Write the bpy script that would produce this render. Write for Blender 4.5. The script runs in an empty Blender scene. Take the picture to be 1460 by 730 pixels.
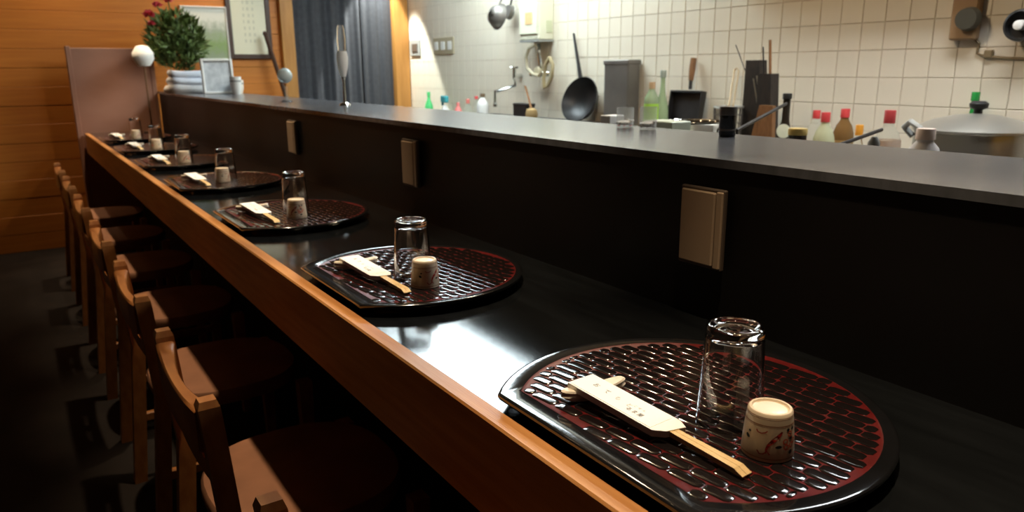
import bpy, bmesh, math, random
from mathutils import Vector, Matrix, noise
random.seed(7)
S = bpy.context.scene
C = S.collection
T = 0.80                      # counter top height above the floor
PI = math.pi

# ------------------------------------------------------------------ camera
FPX, YAW, PITCH, ROLL = 1054.0, math.radians(-33.8157), math.radians(14.1687), math.radians(0.4)
CAM = Vector((0, 0, T + 0.38))
def _yaw(v):
    a = YAW
    return Vector((v[0]*math.cos(a) - v[1]*math.sin(a), v[0]*math.sin(a) + v[1]*math.cos(a), v[2]))
_f = Vector((0, math.cos(PITCH), -math.sin(PITCH))); _u = Vector((0, math.sin(PITCH), math.cos(PITCH))); _r = Vector((1, 0, 0))
RIGHT = _yaw(_r*math.cos(ROLL) - _u*math.sin(ROLL))
UP = _yaw(_r*math.sin(ROLL) + _u*math.cos(ROLL))
FWD = _yaw(_f)
cd = bpy.data.cameras.new('camera'); cam = bpy.data.objects.new('camera', cd); C.objects.link(cam)
cd.sensor_width = 36.0; cd.lens = 36.0*FPX/1460.0; cd.clip_start = 0.02; cd.clip_end = 60
m = Matrix((RIGHT, UP, -FWD)).transposed().to_4x4(); m.translation = CAM
cam.matrix_world = m
cd.dof.use_dof = True; cd.dof.focus_distance = 0.92; cd.dof.aperture_fstop = 8.0
S.camera = cam

def ray(px, py):
    return RIGHT*((px-730)/FPX) - UP*((py-365)/FPX) + FWD
def on_z(px, py, z):          # z above the floor
    d = ray(px, py); return CAM + d*((z-CAM.z)/d.z)
def on_x(px, py, x):
    d = ray(px, py); return CAM + d*(x/d.x)
def on_y(px, py, y):
    d = ray(px, py); return CAM + d*(y/d.y)
def ppm(p):                   # pixels per metre at a point
    return FPX/((Vector(p)-CAM).dot(FWD))

# ------------------------------------------------------------------ world, view
w = bpy.data.worlds.new('world'); S.world = w; w.use_nodes = True
w.node_tree.nodes['Background'].inputs[0].default_value = (0, 0, 0, 1)
w.node_tree.nodes['Background'].inputs[1].default_value = 0.0
S.view_settings.view_transform = 'Standard'; S.view_settings.look = 'None'
S.view_settings.gamma = 1.0; S.view_settings.use_curve_mapping = False
S.view_settings.exposure = 0.0
S.cycles.caustics_refractive = True; S.cycles.blur_glossy = 1.0; S.cycles.caustics_reflective = False
S.cycles.sample_clamp_indirect = 6.0

def spot(name, loc, target, power, color, size=0.03, cone=60, blend=0.5, parent=None):
    l = bpy.data.lights.new(name, 'SPOT'); l.energy = power; l.color = color; l.shadow_soft_size = size
    l.spot_size = math.radians(cone); l.spot_blend = blend
    o = bpy.data.objects.new(name, l); C.objects.link(o); o.location = loc
    o.rotation_euler = (Vector(target)-Vector(loc)).to_track_quat('-Z', 'Y').to_euler()
    return o
def area(name, loc, target, power, color, sx, sy):
    l = bpy.data.lights.new(name, 'AREA'); l.shape = 'RECTANGLE'; l.size = sx; l.size_y = sy; l.energy = power; l.color = color
    o = bpy.data.objects.new(name, l); C.objects.link(o); o.location = loc
    o.rotation_euler = (Vector(target)-Vector(loc)).to_track_quat('-Z', 'Y').to_euler()
    return o
CEIL = T + 1.62
WARM = (1.0, 0.78, 0.52); COOL = (0.80, 0.95, 1.0)
FLUO_POWER = 17.0            # emission of the fluorescent tubes over the kitchen
# the lamps' own lights sit in their builders (downlight, fluorescent_lamp, wall_washer) further down

# ------------------------------------------------------------------ materials
def mat(name, col, rough=0.5, metal=0.0, spec=0.5, trans=0.0, ior=1.45, coat=0.0, emit=None, estr=0.0,
        var=0.0, vscale=20.0, vstretch=(1, 1, 1), bump=0.0, bscale=200.0, bstretch=(1, 1, 1), col2=None, alpha=1.0):
    m = bpy.data.materials.new(name); m.use_nodes = True
    nt = m.node_tree; b = nt.nodes['Principled BSDF']
    b.inputs['Base Color'].default_value = (*col, 1); b.inputs['Roughness'].default_value = rough
    b.inputs['Metallic'].default_value = metal; b.inputs['Specular IOR Level'].default_value = spec
    b.inputs['Transmission Weight'].default_value = trans; b.inputs['IOR'].default_value = ior
    b.inputs['Coat Weight'].default_value = coat; b.inputs['Coat Roughness'].default_value = 0.05
    b.inputs['Alpha'].default_value = alpha
    if emit: b.inputs['Emission Color'].default_value = (*emit, 1); b.inputs['Emission Strength'].default_value = estr
    tc = None
    def coords(st):
        nonlocal tc
        if tc is None: tc = nt.nodes.new('ShaderNodeTexCoord')
        mp = nt.nodes.new('ShaderNodeMapping'); mp.inputs['Scale'].default_value = st
        nt.links.new(tc.outputs['Object'], mp.inputs['Vector']); return mp.outputs['Vector']
    if col2 is not None or var:
        n = nt.nodes.new('ShaderNodeTexNoise'); n.inputs['Scale'].default_value = vscale; n.inputs['Detail'].default_value = 5
        nt.links.new(coords(vstretch), n.inputs['Vector'])
        r = nt.nodes.new('ShaderNodeValToRGB')
        c2 = col2 if col2 is not None else tuple(max(0, c*(1-var)) for c in col)
        r.color_ramp.elements[0].color = (*c2, 1); r.color_ramp.elements[1].color = (*col, 1)
        r.color_ramp.elements[0].position = 0.32; r.color_ramp.elements[1].position = 0.68
        nt.links.new(n.outputs['Fac'], r.inputs['Fac']); nt.links.new(r.outputs['Color'], b.inputs['Base Color'])
    if bump:
        n = nt.nodes.new('ShaderNodeTexNoise'); n.inputs['Scale'].default_value = bscale; n.inputs['Detail'].default_value = 3
        nt.links.new(coords(bstretch), n.inputs['Vector'])
        bp = nt.nodes.new('ShaderNodeBump'); bp.inputs['Strength'].default_value = bump; bp.inputs['Distance'].default_value = 0.002
        nt.links.new(n.outputs['Fac'], bp.inputs['Height']); nt.links.new(bp.outputs['Normal'], b.inputs['Normal'])
    return m
M = {}
M['floor'] = mat('floor_dark', (0.018, 0.012, 0.009), 0.8, spec=0.3, var=0.5, vscale=6)
M['ceiling'] = mat('ceiling_paint', (0.10, 0.075, 0.05), 0.9)
M['plaster'] = mat('plaster_dark', (0.08, 0.05, 0.03), 0.8, var=0.2)
M['grout'] = mat('grout', (0.66, 0.57, 0.45), 0.9, var=0.1, vscale=30)
M['tile'] = mat('tile_cream', (0.80, 0.72, 0.585), 0.22, var=0.05, vscale=2.5)
M['plank'] = mat('plank_orange', (0.62, 0.215, 0.028), 0.5, col2=(0.52, 0.16, 0.018), vscale=4, vstretch=(0.6, 4, 9))
M['post'] = mat('post_wood', (0.50, 0.23, 0.055), 0.5, col2=(0.40, 0.17, 0.035), vscale=6, vstretch=(6, 6, 0.6))
M['edge'] = mat('edge_wood', (0.56, 0.26, 0.085), 0.42, col2=(0.42, 0.165, 0.045), vscale=9, vstretch=(8, 0.5, 8), bump=0.15, bscale=120, bstretch=(4, .3, 4))
M['chair'] = mat('chair_wood', (0.44, 0.175, 0.05), 0.38, col2=(0.30, 0.10, 0.026), vscale=10, vstretch=(5, 1, 2))
M['seat'] = mat('seat_wood', (0.36, 0.16, 0.085), 0.6, var=0.25, vscale=12)
M['black'] = mat('counter_lacquer', (0.008, 0.009, 0.010), 0.09, spec=1.0, coat=0.3, var=0.4, vscale=7, vstretch=(6, 1, 6), bump=0.035, bscale=160, bstretch=(1, 8, 1))
M['panel'] = mat('panel_dark', (0.008, 0.0068, 0.0063), 0.42, spec=0.25, var=0.3, vscale=6)
M['ledge'] = mat('ledge_top', (0.115, 0.118, 0.13), 0.22, spec=0.8, var=0.35, vscale=9, vstretch=(1, 5, 1), bump=0.10, bscale=90, bstretch=(6, 1, 1))
M['plate'] = mat('cover_beige', (0.45, 0.32, 0.21), 0.5)
M['plate_d'] = mat('cover_seam', (0.10, 0.07, 0.05), 0.6)
M['lacquer'] = mat('tray_lacquer', (0.008, 0.008, 0.009), 0.12, coat=0.6, var=0.3, bump=0.05, bscale=120)
M['red'] = mat('tray_red', (0.11, 0.008, 0.008), 0.30, var=0.35, vscale=90)
M['facet'] = mat('tray_facet', (0.008, 0.006, 0.006), 0.10, coat=0.5)
M['glass'] = mat('clear_glass', (1, 1, 1), 0.0, trans=1.0, ior=1.5)
M['ceramic'] = mat('cup_ceramic', (0.74, 0.60, 0.43), 0.28, var=0.06, vscale=40)
M['ceramic_w'] = mat('cup_foot_white', (0.86, 0.77, 0.64), 0.35)
M['ink_red'] = mat('glaze_red', (0.36, 0.018, 0.012), 0.35)
M['ink_orange'] = mat('glaze_orange', (0.62, 0.09, 0.03), 0.35)
M['ink_dark'] = mat('glaze_dark', (0.010, 0.018, 0.016), 0.35)
M['ink_brown'] = mat('glaze_brown', (0.30, 0.09, 0.03), 0.4)
M['paper'] = mat('sleeve_paper', (0.90, 0.885, 0.85), 0.75, bump=0.05, bscale=300)
M['ink'] = mat('print_ink', (0.06, 0.055, 0.06), 0.8)
M['ink_grey'] = mat('print_grey', (0.42, 0.40, 0.40), 0.8)
M['chop'] = mat('chopstick_wood', (0.80, 0.56, 0.27), 0.55, var=0.15, vscale=40, vstretch=(8, 0.4, 8))
M['chop_end'] = mat('chopstick_end_grain', (0.76, 0.44, 0.17), 0.6, var=0.2, vscale=150)
M['rest'] = mat('rest_glaze', (0.80, 0.70, 0.56), 0.3, var=0.1, vscale=60)
M['rest_b'] = mat('rest_underside', (0.03, 0.022, 0.018), 0.4)
M['steel'] = mat('steel', (0.48, 0.46, 0.41), 0.33, metal=0.75, bump=0.03)
M['steel_d'] = mat('steel_dull', (0.23, 0.21, 0.19), 0.45, metal=0.6, var=0.3, vscale=5)
M['chrome'] = mat('chrome', (0.75, 0.74, 0.70), 0.12, metal=1.0)
M['iron'] = mat('black_iron', (0.020, 0.018, 0.018), 0.42, spec=0.5, var=0.4, vscale=20)
M['bwood'] = mat('burnt_wood', (0.035, 0.024, 0.018), 0.6, col2=(0.015, 0.012, 0.01), vscale=25, vstretch=(4, 4, 1))
M['mwood'] = mat('mid_wood', (0.28, 0.13, 0.05), 0.55, col2=(0.18, 0.08, 0.03), vscale=20, vstretch=(4, 4, 1))
M['curtain'] = mat('curtain_cloth', (0.055, 0.056, 0.064), 0.95, var=0.2, vscale=30)
M['white'] = mat('white_plastic', (0.80, 0.78, 0.74), 0.4)
M['cream'] = mat('heater_cream', (0.76, 0.74, 0.58), 0.35)
M['grey'] = mat('grey_plastic', (0.30, 0.30, 0.28), 0.5)
M['beige'] = mat('beige_plastic', (0.42, 0.36, 0.24), 0.5)
M['bulb'] = mat('lamp_warm', (1, 0.9, 0.7), 0.5, emit=(1.0, 0.72, 0.42), estr=25.0)
M['tube'] = mat('lamp_tube', (1, 1, 1), 0.5, emit=COOL, estr=FLUO_POWER)
M['tube_white'] = mat('lamp_tube_short', (1, 1, 1), 0.5, emit=(0.92, 0.97, 1.0), estr=38.0)
M['lantern'] = mat('lantern_paper', (0.90, 0.89, 0.86), 0.7)
M['screen'] = mat('screen_board', (0.42, 0.20, 0.13), 0.5, col2=(0.36, 0.16, 0.10), vscale=3, vstretch=(1, 1, 2))
M['leaf'] = mat('leaf_green', (0.13, 0.19, 0.05), 0.5, col2=(0.06, 0.10, 0.025), vscale=9)
M['flower'] = mat('flower_red', (0.62, 0.05, 0.07), 0.6, var=0.3, vscale=60)
M['vase'] = mat('vase_dark', (0.06, 0.03, 0.02), 0.4)
M['cloth_w'] = mat('cloth_white', (0.80, 0.82, 0.90), 0.9, var=0.1, vscale=12)
def plain(name, col, rough=0.4, **k):
    if name not in M: M[name] = mat(name, col, rough, **k)
    return M[name]

# picture print: white sky over green hill (flat print)
def picture_mat():
    m = bpy.data.materials.new('landscape_print'); m.use_nodes = True; nt = m.node_tree; b = nt.nodes['Principled BSDF']
    tc = nt.nodes.new('ShaderNodeTexCoord'); n = nt.nodes.new('ShaderNodeTexNoise'); n.inputs['Scale'].default_value = 9
    sep = nt.nodes.new('ShaderNodeSeparateXYZ'); nt.links.new(tc.outputs['Generated'], sep.inputs[0])
    nt.links.new(tc.outputs['Generated'], n.inputs['Vector'])
    a = nt.nodes.new('ShaderNodeMath'); a.operation = 'MULTIPLY_ADD'; a.inputs[1].default_value = 0.35
    nt.links.new(n.outputs['Fac'], a.inputs[0]); nt.links.new(sep.outputs['Z'], a.inputs[2])
    r = nt.nodes.new('ShaderNodeValToRGB'); e = r.color_ramp.elements
    e[0].position = 0.2; e[0].color = (0.30, 0.36, 0.24, 1); e[1].position = 0.95; e[1].color = (0.82, 0.80, 0.70, 1)
    k = e.new(0.45); k.color = (0.26, 0.38, 0.13, 1); k = e.new(0.75); k.color = (0.42, 0.46, 0.34, 1)
    nt.links.new(a.outputs[0], r.inputs['Fac']); nt.links.new(r.outputs['Color'], b.inputs['Base Color'])
    b.inputs['Roughness'].default_value = 0.35
    return m
M['picture'] = picture_mat()

# ------------------------------------------------------------------ mesh helpers
class MB:
    def __init__(s): s.v = []; s.f = []
    def add(s, vs, fs):
        o = len(s.v); s.v += [tuple(v) for v in vs]; s.f += [tuple(i+o for i in f) for f in fs]; return s
    def box(s, c, d, ch=0.0, mx=None):
        bm = bmesh.new(); bmesh.ops.create_cube(bm, size=1.0)
        for v in bm.verts: v.co = Vector((v.co.x*d[0], v.co.y*d[1], v.co.z*d[2]))
        if ch: bmesh.ops.bevel(bm, geom=bm.edges[:], offset=ch, segments=1, affect='EDGES', profile=0.5)
        bm.verts.index_update()
        vs = [v.co.copy() for v in bm.verts]; fs = [[v.index for v in f.verts] for f in bm.faces]; bm.free()
        if mx is not None: vs = [mx @ v for v in vs]
        return s.add([v + Vector(c) for v in vs], fs)
    def lathe(s, prof, seg=32, c=(0, 0, 0), mx=None, close=False):
        # prof: list of (r, z); r==0 collapses
        n = len(prof); vs = []; idx = []
        for r, z in prof:
            if r < 1e-6: idx.append([len(vs)]*seg); vs.append(Vector((0, 0, z)))
            else:
                idx.append(list(range(len(vs), len(vs)+seg)))
                vs += [Vector((r*math.cos(2*PI*i/seg), r*math.sin(2*PI*i/seg), z)) for i in range(seg)]
        fs = []
        for k in range(n if close else n-1):
            a, b = idx[k], idx[(k+1) % n]
            for i in range(seg):
                j = (i+1) % seg; q = []
                for t in (a[i], a[j], b[j], b[i]):
                    if t not in q: q.append(t)
                if len(q) > 2: fs.append(q)
        if mx is not None: vs = [mx @ v for v in vs]
        return s.add([v + Vector(c) for v in vs], fs)
    def tube(s, pts, r, seg=8, caps=True, rs=None):
        pts = [Vector(p) for p in pts]; n = len(pts); vs = []; fs = []
        ref = None
        for i, p in enumerate(pts):
            t = (pts[min(i+1, n-1)] - pts[max(i-1, 0)]).normalized()
            if ref is None: ref = t.orthogonal().normalized()
            a = (ref - t*ref.dot(t)).normalized(); ref = a; b = t.cross(a)
            rr = rs[i] if rs else r
            vs += [p + (a*math.cos(2*PI*k/seg) + b*math.sin(2*PI*k/seg))*rr for k in range(seg)]
        for i in range(n-1):
            for k in range(seg):
                l = (k+1) % seg
                fs.append((i*seg+k, i*seg+l, (i+1)*seg+l, (i+1)*seg+k))
        if caps: fs.append(tuple(reversed(range(seg)))); fs.append(tuple(range((n-1)*seg, n*seg)))
        return s.add(vs, fs)
    def prism(s, poly, z0, z1, mx=None):
        n = len(poly)
        vs = [Vector((x, y, z0)) for x, y in poly] + [Vector((x, y, z1)) for x, y in poly]
        fs = [tuple(reversed(range(n))), tuple(range(n, 2*n))] + [(i, (i+1) % n, n+(i+1) % n, n+i) for i in range(n)]
        if mx is not None: vs = [mx @ v for v in vs]
        return s.add(vs, fs)
    def rings(s, rings, cap0=True, cap1=True):
        n = len(rings[0]); vs = [Vector(p) for r in rings for p in r]; fs = []
        for k in range(len(rings)-1):
            for i in range(n):
                j = (i+1) % n; fs.append((k*n+i, k*n+j, (k+1)*n+j, (k+1)*n+i))
        if cap0: fs.append(tuple(reversed(range(n))))
        if cap1: fs.append(tuple(range((len(rings)-1)*n, len(rings)*n)))
        return s.add(vs, fs)
    def sphere(s, c, r, seg=12, rg=8, sc=(1, 1, 1)):
        prof = [(r*math.sin(PI*k/rg), -r*math.cos(PI*k/rg)) for k in range(rg+1)]
        return s.lathe([(p if 0 < i < rg else (0, p[1])) for i, p in enumerate(prof)], seg, c, Matrix.Diagonal((*sc, 1)).to_3x3())
    def mesh(s, name, smooth=False):
        me = bpy.data.meshes.new(name); me.from_pydata(s.v, [], s.f); me.update()
        bm = bmesh.new(); bm.from_mesh(me); bmesh.ops.recalc_face_normals(bm, faces=bm.faces); bm.to_mesh(me); bm.free()
        if smooth:
            me.shade_smooth()
            me.set_sharp_from_angle(angle=math.radians(42))
        return me
    def build(s, name, material, parent=None, loc=None, smooth=False):
        return link(name, s.mesh(name, smooth), material, parent, loc)
def link(name, me, material, parent=None, loc=None):
    o = bpy.data.objects.new(name, me); C.objects.link(o)
    if len(me.materials) == 0: me.materials.append(material if not isinstance(material, str) else M[material])
    if parent: o.parent = parent
    if loc is not None: o.location = loc
    return o
def tag(o, label, cat, group=None):
    o['label'] = label; o['category'] = cat
    if group: o['group'] = group
    return o
def thing(name, label, cat, loc=(0, 0, 0), rz=0.0, group=None):
    o = bpy.data.objects.new(name, None); C.objects.link(o); o.empty_display_size = 0.05
    o.location = loc; o.rotation_euler = (0, 0, rz)
    return tag(o, label, cat, group)
def struct(o): o['kind'] = 'structure'; return o
def dup(root, loc, rz=None):
    r = root.copy(); C.objects.link(r); r.location = loc
    if rz is not None: r.rotation_euler = (0, 0, rz)
    for ch in list(root.children):
        c = ch.copy(); C.objects.link(c); c.parent = r
        for g in list(ch.children):
            d = g.copy(); C.objects.link(d); d.parent = c
    return r
def text_mesh(body, size):
    cu = bpy.data.curves.new('lettering', 'FONT'); cu.body = body; cu.size = size; cu.extrude = 0.00005
    cu.align_x = 'CENTER'; cu.align_y = 'CENTER'; cu.resolution_u = 2
    o = bpy.data.objects.new('lettering', cu); C.objects.link(o)
    me = bpy.data.meshes.new_from_object(o.evaluated_get(bpy.context.evaluated_depsgraph_get()))
    bpy.data.objects.remove(o); bpy.data.curves.remove(cu); me.materials.clear()
    return me

# ================================================================== SETTING
YE, XB = 5.90, 2.90            # end wall, kitchen tile wall
struct(MB().box((0.7, 1.9, -0.02), (4.6, 8.2, 0.04)).build('floor', 'floor'))
struct(MB().box((0.7, 1.9, CEIL+0.02), (4.6, 8.2, 0.04)).build('ceiling', 'ceiling'))
struct(MB().box((-1.62, 1.9, CEIL/2), (0.04, 8.2, CEIL)).build('wall_left', 'plaster'))
struct(MB().box((0.7, -2.22, CEIL/2), (4.6, 0.04, CEIL)).build('wall_rear', 'plaster'))
# end wall: horizontal boards on a backing, up to the doorway
DX0, DX1 = 1.82, 2.76
we = struct(MB().box(((DX0-1.6)/2, YE+0.05, CEIL/2), (DX0+1.6, 0.06, CEIL)).build('wall_end', 'vase'))
ph = 0.121; k = 0; z = 0.0
pm = MB().box((0, 0, 0), (DX0+1.6, 0.022, ph-0.0015), 0.0015).mesh('plank')
while z < CEIL-0.05:
    p = link('plank', pm, 'plank', we); p.location = ((DX0-1.6)/2, YE+0.011 + random.uniform(-.0015, .0015), z+ph/2)
    z += ph
z_l = T+1.36
wl = struct(MB().box(((DX0+XB)/2, YE+0.05, (z_l+CEIL)/2+0.03), (XB-DX0, 0.06, CEIL-z_l-0.06)).build('wall_lintel', 'plaster'))
t1 = struct(MB().box((DX0+0.05, YE-0.01, CEIL/2), (0.10, 0.09, CEIL), 0.004).build('trim_1', 'post'))
t2 = struct(MB().box((DX1+0.065, YE-0.01, CEIL/2), (0.13, 0.09, CEIL), 0.004).build('trim_2', 'post'))
struct(MB().box(((DX0+DX1)/2+.05, YE+0.5, CEIL/2), (1.3, 0.04, CEIL)).build('wall_passage', 'vase'))

# kitchen tile wall
GW, GH, TT = 0.0955, 0.106, 0.006
wb = struct(MB().box((XB+0.03, 1.9, CEIL/2), (0.06, 8.2, CEIL)).build('wall_kitchen', 'grout'))
y_anchor = on_x(1169, 41, XB).y; z_anchor = T+0.338
bm_tile = MB().box((0, 0, 0), (TT, GW-0.0026, GH-0.0026), 0.0015).mesh('tile')
cells = []
for i in range(-30, 48):
    y = y_anchor + (i+0.5)*GW
    if y > YE-0.03 or y < -1.2: continue
    for j in range(-9, 12):
        z = z_anchor + (j+0.5)*GH
        if z > CEIL-0.05 or z < 0.05: continue
        main = 0.95 < y < 4.05 and -3 <= j < 6
        cells.append((y, z, main))
rest_mb = MB(); n_main = 0
for y, z, main in cells:
    if main:
        o = link('tile', bm_tile, 'tile', wb); o.location = (XB-TT/2+0.002+random.uniform(-.0004, .0004), y, z)
        o.rotation_euler = (0, random.uniform(-.004, .004), random.uniform(-.004, .004)); n_main += 1
    else: rest_mb.box((XB-TT/2+0.002, y, z), (TT, GW-0.0026, GH-0.0026))
ro = rest_mb.build('tile_field', 'tile', wb); ro['kind'] = 'stuff'

# ================================================================== COUNTER
XO, XI, XP, XL = 0.395, 0.421, 0.862, 1.216
Y0, Y1 = -1.2, 5.50
bc = thing('bar_counter', 'long black lacquered bar counter with orange wooden edge and raised dark ledge', 'bar counter', (0.6, 2.1, 0))
def part(mb, name, material, root, smooth=False):
    o = mb.build(name, material, root, None, smooth); o.location = -Vector(root.location); return o
YM, YD = (Y0+Y1)/2, Y1-Y0
part(MB().box(((XI+XP)/2, YM, T-0.02), (XP-XI, YD, 0.04)), 'counter_top', 'black', bc)
part(MB().box(((XO+XI)/2, YM, T-0.062), (XI-XO, YD, 0.128), 0.0025), 'wooden_edge', 'edge', bc)
part(MB().box((0.70, YM, (T-0.04)/2), (0.04, YD, T-0.04)), 'base_panel', 'panel', bc)
part(MB().box((XP+0.02, YM, (T+0.239)/2), (0.04, YD, T+0.239)), 'back_panel', 'panel', bc)
part(MB().box((XL-0.03, YM, (T+0.239)/2), (0.03, YD, T+0.239)), 'kitchen_panel', 'steel_d', bc)
# ledge in two slabs that meet in a slanting joint
jy0, jy1, g = 2.40, 2.83, 0.0012
lo, hi = XP-0.004, XL
part(MB().prism([(lo, Y0), (hi, Y0), (hi, jy1-g), (lo, jy0-g)], T+0.2375, T+0.25), 'ledge_slab', 'ledge', bc)
part(MB().prism([(lo, jy0+g), (hi, jy1+g), (hi, Y1+0.1), (lo, Y1+0.1)], T+0.2375, T+0.25), 'ledge_slab', 'ledge', bc)

# cover plates on the dark panel
for yy in (0.752, 1.74, 2.70):
    t = thing('cover_plate', 'beige outlet cover plate on the dark counter panel', 'cover plate', (XP-.007, yy, T+0.146), 0, 'cover plates along the counter panel')
    MB().box((-0.003, 0, 0), (0.008, 0.086, 0.122), 0.002).build('frame', 'plate_d', t)
    MB().box((-0.008, 0.006, 0), (0.006, 0.066, 0.112), 0.002).build('flap', 'plate', t)
    MB().box((-0.008, -0.035, 0), (0.005, 0.012, 0.116), 0.0015).build('hinge_strip', 'plate', t)

# ================================================================== PLACE SETTINGS
TR, TC = 0.211, 0.156
FR, FCX, FCH = 0.192, 0.008, 0.126      # carved field: radius, shift to the back, chord distance           # tray radius, chord distance
def tray_ring(inset, z, nar=56, nch=14):
    r, c = TR-inset, TC-inset
    th = math.acos(min(1, c/r)); pts = []
    for i in range(nar):        # arc from one corner round the back to the other
        a = (PI-th) - (2*PI-2*th)*i/(nar-1)
        pts.append((r*math.cos(a), r*math.sin(a), z))
    x = -c; yb, yt = -r*math.sin(th), r*math.sin(th)
    for i in range(1, nch): pts.append((x, yb+(yt-yb)*i/nch, z))
    return pts
def field_ring(d, z, nar=56, nch=14):
    r, c = FR-d, FCH-d
    th = math.acos(min(1, (c+FCX)/r)); pts = []
    for i in range(nar):
        a = (PI-th) - (2*PI-2*th)*i/(nar-1); pts.append((FCX+r*math.cos(a), r*math.sin(a), z))
    yb, yt = -r*math.sin(th), r*math.sin(th)
    for i in range(1, nch): pts.append((-c, yb+(yt-yb)*i/nch, z))
    return pts
def tray_base():
    mb = MB()
    mb.rings([tray_ring(.040, 0), tray_ring(.040, .007), tray_ring(.010, .0085), tray_ring(.002, .012), tray_ring(0, .016), tray_ring(0, .0185),
              tray_ring(.0015, .0198), tray_ring(.004, .0200), field_ring(-.003, .0182), field_ring(0, .0172)], True, False)
    return mb
def tray_floor():
    mb = MB(); mb.rings([field_ring(-.0005, .0174), field_ring(.002, .0166)], False, True); return mb
FIN = 0.0345
ROT = math.radians(6)
def facet_cells():
    """rows of long facets run along the tray's straight edge, slightly turned; each clipped to the inner field"""
    rnd = random.Random(3); out = []
    pr, pl = 0.0158, 0.0365
    r, c = FR-.0035, FCH-.0035
    ca, sa = math.cos(ROT), math.sin(ROT)
    def inside(u, v):           # u across rows, v along rows, turned by ROT
        x, y = u*ca - v*sa, u*sa + v*ca
        return (x-FCX)**2+y*y < r*r and x > -c
    k = -14
    for k in range(-16, 17):
        u = (k+0.5)*pr; vs = [v*0.001 for v in range(-220, 221) if inside(u, v*0.001)]
        if len(vs) < 14: continue
        v0, v1 = vs[0], vs[-1]
        s = (-8 + (0.5 if k % 2 else 0.0))*pl + rnd.uniform(-.004, .004)
        while s < v1:
            ln = pl*rnd.uniform(0.92, 1.10)
            a, b = max(s, v0), min(s+ln, v1)
            if b-a > 0.0065:
                full = abs((b-a)-ln) < 1e-6
                out.append((u, (a+b)/2, b-a, full))
            s += ln
    return out
CELLS = facet_cells()
def facet_shape(mb, L, Wd, c=(0, 0, 0), rot=0.0, seed=0):
    rnd = random.Random(seed); l, w_ = L/2-0.0006, Wd/2-0.0005
    base = [(-.62*w_, -l), (.62*w_, -l), (w_, -l+.30*w_*2), (w_*1.0, 0), (w_, l-.30*w_*2), (.62*w_, l), (-.62*w_, l), (-w_, l-.30*w_*2), (-w_, 0), (-w_, -l+.30*w_*2)]
    base = [(x*rnd.uniform(.95, 1.03), y) for x, y in base]
    ca, sa = math.cos(rot), math.sin(rot)
    def ring(s, z): return [(c[0]+(x*s)*ca-(y*(1-(1-s)*.45))*sa, c[1]+(x*s)*sa+(y*(1-(1-s)*.45))*ca, c[2]+z) for x, y in base]
    mb.rings([ring(1, 0), ring(.95, .0007), ring(.82, .0010), ring(.48, .00112)], False, True)
    return mb
base_me = tray_base().mesh('tray_body', True); floor_me = tray_floor().mesh('carved_floor', True)
FZ = 0.0165
facet_me = [facet_shape(MB(), 0.0365, 0.0158, seed=s).mesh('facet', True) for s in range(4)]
joined = MB()
for n, (u, v, L, full) in enumerate(CELLS):
    ca, sa = math.cos(ROT), math.sin(ROT)
    facet_shape(joined, L, 0.0158, (u*ca-v*sa, u*sa+v*ca, FZ), ROT, n)
joined_me = joined.mesh('carved_facets', True)
clip_me = {n: facet_shape(MB(), L, 0.0158, seed=n).mesh('facet', True) for n, (u, v, L, full) in enumerate(CELLS) if not full}
TRAY_LABEL = 'black half-moon lacquer tray with dark red carved brick pattern on the bar counter'
def tray(x, y, near):
    t = thing('half_moon_tray', TRAY_LABEL, 'tray', (x, y, T), 0, 'half-moon trays along the bar counter')
    link('tray_body', base_me, 'lacquer', t); cf_ = link('carved_floor', floor_me, 'red', t)
    if near:
        ca, sa = math.cos(ROT), math.sin(ROT)
        for n, (u, v, L, full) in enumerate(CELLS):
            me = facet_me[n % 4] if full else clip_me[n]
            f = link('facet', me, 'facet', cf_, (u*ca-v*sa, u*sa+v*ca, FZ)); f.rotation_euler = (0, 0, ROT)
            if full: f.scale = (1, L/0.0365, 1)
    else:
        f = link('carved_facets', joined_me, 'facet', cf_); f['kind'] = 'stuff'
    return t

# glass, standing upside down
def glass_mesh():
    H = 0.1065
    prof = [(0.0345, 0.0006), (0.0337, 0.0), (0.0327, 0.0006), (0.0318, 0.012), (0.0300, 0.045), (0.0276, 0.085), (0.0262, 0.0915), (0.020, 0.0935), (0, 0.094),
            ]
    outer = [(0, H-0.0035), (0.006, H-0.0035), (0.0065, H-0.0025), (0.0085, H-0.0025), (0.009, H-0.0038), (0.0185, H-0.0042), (0.0215, H-0.003), (0.0235, H-0.0004), (0.0252, H), (0.0275, H-0.0008), (0.0290, H-0.0035), (0.0294, H-0.007),
             (0.0289, H-0.0095), (0.0297, H-0.013), (0.0315, 0.060), (0.0336, 0.020), (0.0345, 0.0006)]
    return MB().lathe(outer + prof[1:], 56).mesh('tumbler', True)
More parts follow.
